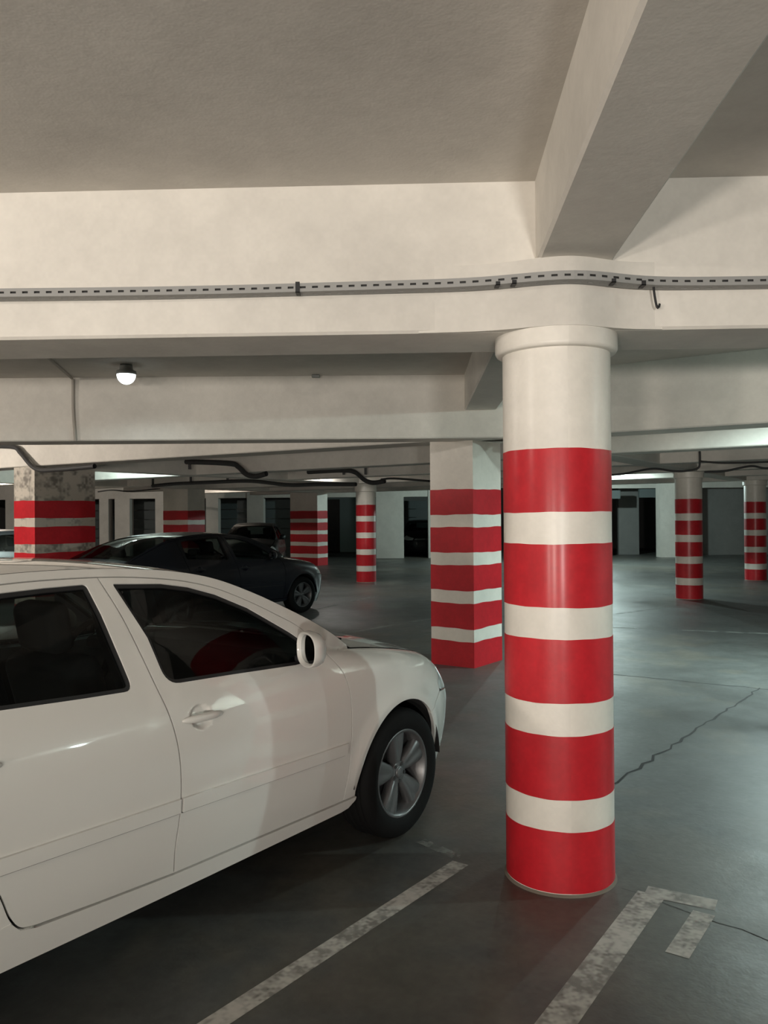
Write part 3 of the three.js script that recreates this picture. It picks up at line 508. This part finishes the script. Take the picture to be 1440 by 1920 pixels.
  function spokeGeo() { // wide spoke, flaring to the rim, dished and with a middle groove
    const pos = [], idx = [], nr = 10, nw = 10; const top = [], bot = [];
    for (let i = 0; i <= nr; i++) { const t = i / nr, r = lerp(0.045, 0.207, t), hw = lerp(0.034, 0.072, t ** 1.2); for (let k = 0; k <= nw; k++) { const s = k / nw * 2 - 1; const a = s * hw / r * (r < 0.07 ? 0.9 : 1); const x = r * Math.sin(a), y = r * Math.cos(a); const z = 0.066 + 0.018 * t - 0.018 * Math.abs(s) ** 4 - 0.007 * Math.exp(-((s / 0.28) ** 2)) * smooth(0.05, 0.4, t) + 0.006 * Math.sin(t * Math.PI); top.push([x, y, z]); bot.push([x * 0.97, y, z - 0.03]); } }
    const W = nw + 1, o = top.length; [...top, ...bot].forEach((p) => pos.push(...p));
    for (let i = 0; i < nr; i++) for (let k = 0; k < nw; k++) { const a = i * W + k, b = a + W; idx.push(a, b, a + 1, a + 1, b, b + 1); idx.push(o + a, o + a + 1, o + b, o + a + 1, o + b + 1, o + b); }
    for (let i = 0; i < nr; i++) for (const k of [0, nw]) { const a = i * W + k, b = a + W; k ? idx.push(a, b, o + a, b, o + b, o + a) : idx.push(a, o + a, b, b, o + a, o + b); }
    const g = new THREE.BufferGeometry(); g.setAttribute('position', new THREE.Float32BufferAttribute(pos, 3)); g.setIndex(idx); const n = g.toNonIndexed(); g.computeVertexNormals(); return g;
  }
  const tyre = tyreGeo(), rim = rimGeo(), spoke = spokeGeo();
  // face winding check for the spoke: make normals face +z
  { const n = spoke.attributes.normal; if (n.getZ(5) < 0) { const ix = spoke.index.array; for (let i = 0; i < ix.length; i += 3) { const q = ix[i]; ix[i] = ix[i + 1]; ix[i + 1] = q; } spoke.computeVertexNormals(); } }
  const hub = (() => { const g = new THREE.LatheGeometry([[0, 0.078], [0.022, 0.077], [0.028, 0.072], [0.029, 0.066], [0.050, 0.068], [0.056, 0.062], [0.058, 0.03]].map((p) => new THREE.Vector2(...p)), 32); g.rotateX(Math.PI / 2); return g; })();
  const discG = (() => { const g = new THREE.CylinderGeometry(0.135, 0.135, 0.02, 40); g.rotateX(Math.PI / 2); g.translate(0, 0, 0.0); return g; })();
  const bolts = ([0, 1, 2, 3, 4].map((k) => { const g = new THREE.CylinderGeometry(0.0085, 0.0085, 0.02, 10); g.rotateX(Math.PI / 2); const a = (k + 0.5) / 5 * Math.PI * 2; g.translate(0.044 * Math.sin(a), 0.044 * Math.cos(a), 0.062); return g; }));
  const wellG = (() => { const pts = [[0.372, -0.02], [0.372, -0.28], [0.30, -0.30], [0, -0.30]]; const g = new THREE.LatheGeometry(pts.map((p) => new THREE.Vector2(...p)), 48, 1.57, 3.14); g.rotateX(Math.PI / 2); return g; })();

  const half = (f) => { const r = f(1), l = f(-1); return [r, l]; };
  const build = (root, paint, opts = {}) => {
    const sub = (name, g, m, parent) => mesh(name, g, m, parent);
    M.well.side = THREE.DoubleSide;
    for (const side of [1, -1]) {
      const fd = sub('front_door', patch(frontDoor, [fWin], { side }), paint, root);
      sub('window_pane', patch(inset(clean(fWin), 0).map((p) => p), [], { side, offset: -0.012, skirt: 0, gap: -0.008, fine: false }), M.glass, fd);
      sub('window_seal', patch(fWin, [inset(clean(fWin), area(clean(fWin)) > 0 ? 0.014 : 0.014)], { side, offset: -0.006, skirt: 0.02, gap: 0, fine: false, len: 0.1 }), M.trim, fd);
      sub('side_moulding', patch(mould(-1.386, -0.43), [], { side, offset: 0.011, skirt: 0.012, gap: 0, fine: false, len: 0.12 }), paint, fd);
      const shadeStrip = (u0, u1) => { const y = (u) => 0.57 - 0.022 * (u + 1.4); const o = []; for (let i = 0; i <= 14; i++) { const u = lerp(u0, u1, i / 14); o.push([u, y(u) - 0.031]); } for (let i = 14; i >= 0; i--) { const u = lerp(u0, u1, i / 14); o.push([u, y(u) - 0.026]); } return o; };  // dark strip painting the shadow line under the moulding
      sub('moulding_shade', patch(shadeStrip(-1.386, -0.44), [], { side, offset: 0.004, skirt: 0.005, gap: 0, fine: false, len: 0.12 }), M.gap, fd);
      const rd = sub('rear_door', patch(rearDoor, [rWin], { side }), paint, root);
      sub('window_pane', patch(rWin, [], { side, offset: -0.012, skirt: 0, gap: -0.008, fine: false }), M.glass, rd);
      sub('window_seal', patch(rWin, [inset(clean(rWin), 0.014)], { side, offset: -0.006, skirt: 0.02, gap: 0, fine: false, len: 0.1 }), M.trim, rd);
      sub('side_moulding', patch(mould(-2.09, -1.398), [], { side, offset: 0.011, skirt: 0.012, gap: 0, fine: false, len: 0.12 }), paint, rd);
      sub('moulding_shade', patch(shadeStrip(-2.09, -1.398), [], { side, offset: 0.004, skirt: 0.005, gap: 0, fine: false, len: 0.12 }), M.gap, rd);  // same painted shadow line on the rear door
      for (const [d, [hu, hy]] of [[fd, handles[0]], [rd, handles[1]]]) {
        const n = 20, pos = []; const g = new THREE.SphereGeometry(1, 24, 14); const p = g.attributes.position;
        for (let i = 0; i < p.count; i++) { const x = p.getX(i), y = p.getY(i), z = p.getZ(i); const sx = Math.sign(x) * Math.abs(x) ** 0.7; const u = hu + 0.005 + sx * 0.1, v = hy - 0.002 + y * 0.0155 + sx * -0.003; const q = P(u, v); const base = P(hu - 0.09, hy).z * 0.5 + P(hu + 0.1, hy).z * 0.5; p.setXYZ(i, q.x, v, (base + 0.010 + 0.014 * z - 0.008 * sx * sx) * side); }
        if (side < 0) { const ix = g.index.array; for (let i = 0; i < ix.length; i += 3) { const q = ix[i]; ix[i] = ix[i + 1]; ix[i + 1] = q; } } g.computeVertexNormals();
        sub('door_handle', g, paint, d);
      }
      sub('front_fender', patch(fender, [], { side }), paint, root);
      sub('quarter_panel', patch(quarter, [], { side }), paint, root);
      sub('sill', patch(sill, [], { side, skirt: 0.1, offset: 0.002, gap: 0.0005 }), paint, root);
      sub('roof_rail', patch(rail, [], { side, gap: 0.0015 }), paint, root);
      sub('headlight', patch(headlight, [], { side }), M.lens, root);
      sub('tail_light', patch(tailLight, [], { side }), M.tail, root);
      // mirror
      // housing: superellipse rings from the glass rim forward; a = along z, b = along y
      const ring = (x, ra, rb, ca, cb, n = 40) => { const o = []; for (let i = 0; i < n; i++) { const a = i / n * Math.PI * 2, c = Math.cos(a), q = Math.sin(a); o.push([x - 0.42 * Math.sign(c) * Math.abs(c) ** 0.72 * ra, cb + Math.sign(q) * Math.abs(q) ** 0.72 * rb * (c < 0 ? 1 : 1 - 0.10 * c), ca + Math.sign(c) * Math.abs(c) ** 0.72 * ra]); } return o; };
      const rings = [ring(-0.750, 0.066, 0.058, 0.93, 1.047), ring(-0.766, 0.070, 0.062, 0.93, 1.047), ring(-0.775, 0.077, 0.068, 0.93, 1.047), ring(-0.770, 0.083, 0.074, 0.93, 1.047), ring(-0.738, 0.086, 0.076, 0.931, 1.047), ring(-0.703, 0.078, 0.068, 0.928, 1.044), ring(-0.673, 0.06, 0.05, 0.92, 1.038), ring(-0.648, 0.035, 0.026, 0.912, 1.034), ring(-0.645, 0.001, 0.001, 0.91, 1.032)];
      const mpos = [], midx = []; rings.forEach((r) => r.forEach(([x, y, z]) => mpos.push(x, y, z * side)));
      for (let i = 0; i < rings.length - 1; i++) for (let k = 0; k < 40; k++) { const a = i * 40 + k, b2 = i * 40 + (k + 1) % 40, c = a + 40, d2 = b2 + 40; side > 0 ? midx.push(a, b2, c, b2, d2, c) : midx.push(a, c, b2, b2, c, d2); }
      const mg = new THREE.BufferGeometry(); mg.setAttribute('position', new THREE.Float32BufferAttribute(mpos, 3)); mg.setIndex(midx); mg.computeVertexNormals();
      const mir = sub('side_mirror', mg, paint, root);
      const gr2 = ring(-0.754, 0.068, 0.060, 0.93, 1.047), gpos = [-0.754, 1.047, 0.93 * side], gidx = []; gr2.forEach(([x, y, z]) => gpos.push(x, y, z * side));
      for (let k = 0; k < 40; k++) { const a = 1 + k, b2 = 1 + (k + 1) % 40; side > 0 ? gidx.push(0, b2, a) : gidx.push(0, a, b2); }
      const gl = new THREE.BufferGeometry(); gl.setAttribute('position', new THREE.Float32BufferAttribute(gpos, 3)); gl.setIndex(gidx); gl.computeVertexNormals();
      sub('mirror_glass', gl, M.mirror, mir);
      sub('mirror_arm', rbox(0.07, 0.03, 0.1, 0.012, -0.66, 0.988, 0.84 * side), M.trim, mir);
      sub('mirror_sail', patch(rpoly([[-0.600, 1.055, 0.005], [-0.505, 0.99, 0.005], [-0.585, 0.962, 0.005]]), [], { side, offset: 0.003, skirt: 0.01, gap: 0, fine: false }), M.trim, root);
      // inner door lining, dark
      sub('door_lining', patch([[-3.35, 0.22], [-0.42, 0.22], [-0.42, 0.95], [-0.62, 0.955], [-1.4, 0.985], [-2.4, 1.01], [-3.35, 0.98]], [arch(-2.578, 0, 360, 0.375).slice(0, -1)], { side, offset: -0.045, skirt: 0.0, gap: 0, fine: false, len: 0.15 }), M.gap, root);
      sub('pillar_lining', patch(rail, [], { side, offset: -0.03, skirt: 0, gap: -0.004, fine: false, len: 0.15 }), M.trim, root);
      const inset2 = (l, d) => inset(clean(l), d);
      sub('pillar_lining', patch([[-1.365, 0.96], [-1.42, 1.16], [-1.50, 1.39], [-1.56, 1.39], [-1.585, 1.2], [-1.57, 0.96]], [], { side, offset: -0.04, skirt: 0, gap: 0, fine: false, len: 0.15 }), M.trim, root);
      for (const x of [FX, -2.578]) {
        const w = new THREE.Group(); w.name = 'wheel'; root.add(w); w.position.set(x, 0.317, 0.765 * side); w.rotation.y = side > 0 ? 0 : Math.PI; w.rotation.z = x < 0 ? 0.3 : 0.12;
        sub('tyre', tyre, M.tyre, w); sub('rim', rim, M.alloy, w); for (let k = 0; k < 5; k++) { const s = sub('spoke', spoke, M.alloy, w); s.rotation.z = k / 5 * Math.PI * 2; }
        sub('hub_cap', hub, M.alloy, w); for (const b of bolts) sub('wheel_bolt', b, M.rimDark, w); sub('brake_disc', discG, M.rimDark, w);
        const wl = sub('wheel_well', wellG, M.well, root); wl.position.set(x, 0.33, 0.86 * side); if (side < 0) wl.rotation.y = Math.PI;
      }
    }
    const both = (o, holes, op) => merge([1, -1].map((side) => patch(o, holes, { ...op, side, gap: 0.0 })));
    const fb = sub('front_bumper', both(bumper, [intake.filter((p) => p[0] < UMAX - 0.001).length ? fog : fog], {}), paint, root);
    for (const side of [1, -1]) sub('fog_grille', patch(fog, [], { side, gap: 0, offset: -0.01, skirt: 0, fine: false }), M.trim, fb);
    sub('air_intake', both(intake, [], { offset: 0.003, skirt: 0.005, fine: false }), M.trim, fb);
    const gr = sub('grille', both(grille, [], { offset: 0.0 }), M.trim, root);
    for (let k = 0; k < 3; k++) { const y = 0.655 + k * 0.02; sub('grille_bar', both([[1.02, y], [UMAX, y], [UMAX, y + 0.006], [1.02, y + 0.006]], [], { offset: 0.008, skirt: 0.008, fine: false }), M.chrome, gr); }
    sub('rear_bumper', both(rearBumper, [], {}), paint, root);
    sub('tailgate', both(tailgate, [], {}), paint, root);
    // hood
    const hr = []; for (let i = 0; i <= 60; i++) { const u = lerp(-0.245, UMAX, i / 60), p = P(u, hoodEdge(u)); const k = clamp(p.z / 0.7) ** 1.2; hr.push({ p: p.setY(p.y + 0.0005), b: V(0.09 * smooth(0.1, -0.245, u), 0.055 * k, 0) }); }
    sub('hood', strip(hr, 28, 2.4), paint, root);
    // greenhouse
    const row = ([u, y], bx_, by) => ({ p: P(u, y), b: V(bx_, by, 0) });
    const seg = (u0, u1) => E.filter(([u]) => u <= u0 + 1e-6 && u >= u1 - 1e-6);
    const ws = seg(-0.27, -0.99), rf = seg(-0.96, -2.42), bl = seg(-2.40, -3.30), bt = seg(-3.28, -3.5);
    sub('windshield', strip(ws.map((e, i) => { const t = i / (ws.length - 1); return row(e, lerp(0.10, 0.055, t), lerp(0.01, 0.02, t)); })), M.glass, root);
    sub('roof', strip(rf.map((e, i) => { const t = smooth(-0.96, -1.25, e[0]), s = smooth(-2.0, -2.42, e[0]); return row(e, lerp(0.055, 0, t) - 0.05 * s, lerp(0.02, 0.026, t)); })), paint, root);
    sub('rear_window', strip(bl.map((e) => row(e, -0.05, 0.035))), M.glass, root);
    const lip = []; for (let i = 0; i <= 14; i++) { const u = lerp(-3.28, UMIN, i / 14), e = E.find(([q]) => q <= u) || E[E.length - 1]; const y = u > -3.46 ? e[1] : 1.0; const p = P(u, y); lip.push({ p, b: V(-0.05 * clamp(p.z / 0.6), 0.03 * clamp(p.z / 0.6), 0) }); }
    sub('boot_lid', strip(lip), paint, root);
    sub('cowl', box(0.45, 0.02, 1.36, -0.22, 0.93, 0), M.trim, root);
    for (const z of [0.3, -0.25]) { const w = sub('wiper', tube([V(-0.13, 0.985, z + 0.3), V(-0.20, 1.0, z), V(-0.27, 1.012, z - 0.25)], 0.008, 12, 6), M.trim, root); }
    sub('headliner', strip(rf.map((e) => { const r = row(e, 0, 0.02); r.p.y -= 0.03; return r; })), M.seat, root);
    // underbody and cabin
    sub('underbody', merge([rbox(3.95, 0.1, 1.3, 0.03, -1.35, 0.28, 0), rbox(0.62, 0.42, 0.9, 0.03, 0.28, 0.46, 0), rbox(1.75, 0.12, 1.5, 0.03, -1.28, 0.31, 0)]), M.well, root);
    sub('dashboard', merge([rbox(0.42, 0.26, 1.44, 0.06, -0.62, 0.83, 0), rbox(0.16, 0.08, 0.36, 0.03, -0.74, 0.96, -0.36)]), M.seat, root);
    const st = new THREE.TorusGeometry(0.185, 0.016, 10, 40); st.rotateY(Math.PI / 2); st.rotateZ(-0.4); st.translate(-0.92, 0.92, -0.37); sub('steering_wheel', merge([st, (() => { const b = rbox(0.03, 0.1, 0.34, 0.012); b.rotateZ(-0.4); b.translate(-0.92, 0.92, -0.37); return b; })()]), M.seat, root);
    for (const z of [0.37, -0.37]) {
      const s = sub('front_seat', merge([rbox(0.52, 0.16, 0.5, 0.06, -1.2, 0.48, z), (() => { const b = rbox(0.15, 0.62, 0.48, 0.06, 0, 0.31, 0); b.rotateZ(0.28); b.translate(-1.42, 0.5, z); return b; })()]), M.seat, root);
      sub('headrest', (() => { const b = rbox(0.1, 0.19, 0.26, 0.04); b.rotateZ(0.2); b.translate(-1.61, 1.2, z); return b; })(), M.seat, s);
    }
    const rs = sub('rear_seat', merge([rbox(0.5, 0.18, 1.3, 0.06, -2.1, 0.5, 0), (() => { const b = rbox(0.16, 0.62, 1.3, 0.06, 0, 0.31, 0); b.rotateZ(0.4); b.translate(-2.35, 0.5, 0); return b; })()]), M.seat, root);
    for (const z of [0.4, -0.4]) sub('headrest', (() => { const b = rbox(0.1, 0.15, 0.26, 0.04); b.rotateZ(0.3); b.translate(-2.62, 1.14, z); return b; })(), M.seat, rs);
    sub('parcel_shelf', box(0.7, 0.03, 1.3, -2.95, 0.98, 0), M.seat, root);
    return root;
  };
  return { build };
})();

// car frame: local x forward -> heading (hx, hd), local z outward to its right-hand side
function placeCar(o, front, heading) { o.position.set(front[0], 0, -front[1]); o.rotation.y = Math.atan2(heading[1], heading[0]); return o; }
const hatch = thing('car', 'glossy white saloon parked in front, its nose beside the nearest striped column', 'car');
CAR.build(hatch, M.white);
placeCar(hatch, [-0.632, 4.606], A);
function copyCar(label, paint, front, heading, scale = [1, 1, 1]) {
  const c = hatch.clone(); c.name = numbered('car'); scene.add(c); c.userData = { label, category: 'car' };
  c.traverse((m) => { if (m.isMesh && m.material === M.white) m.material = paint; });
  placeCar(c, front, heading); c.scale.set(...scale); return c;
}
copyCar('dark navy saloon parked beyond the white car, alloy front wheel in view', M.navy, [-2.08, 14.28], A, [1.02, 0.955, 1]);
copyCar('black car parked nose out between the two far square pillars', M.black, [-3.66, 22.4], [0.05, -1], [1, 1.0, 0.92]);
copyCar('black car inside the garage bay left of the middle square pillar', M.black, [1.62, 33.6], [0, -1], [0.9, 1, 1]);
copyCar('dark car half hidden behind the stained square pillar', M.navy, [-6.6, 17.6], A, [1, 0.97, 1]);

// ---------------------------------------------------------------- render
const renderer = new THREE.WebGLRenderer({ antialias: true });
renderer.toneMapping = THREE.LinearToneMapping;
renderer.toneMappingExposure = EXPOSURE;
renderer.shadowMap.enabled = true;
renderer.render(scene, camera);
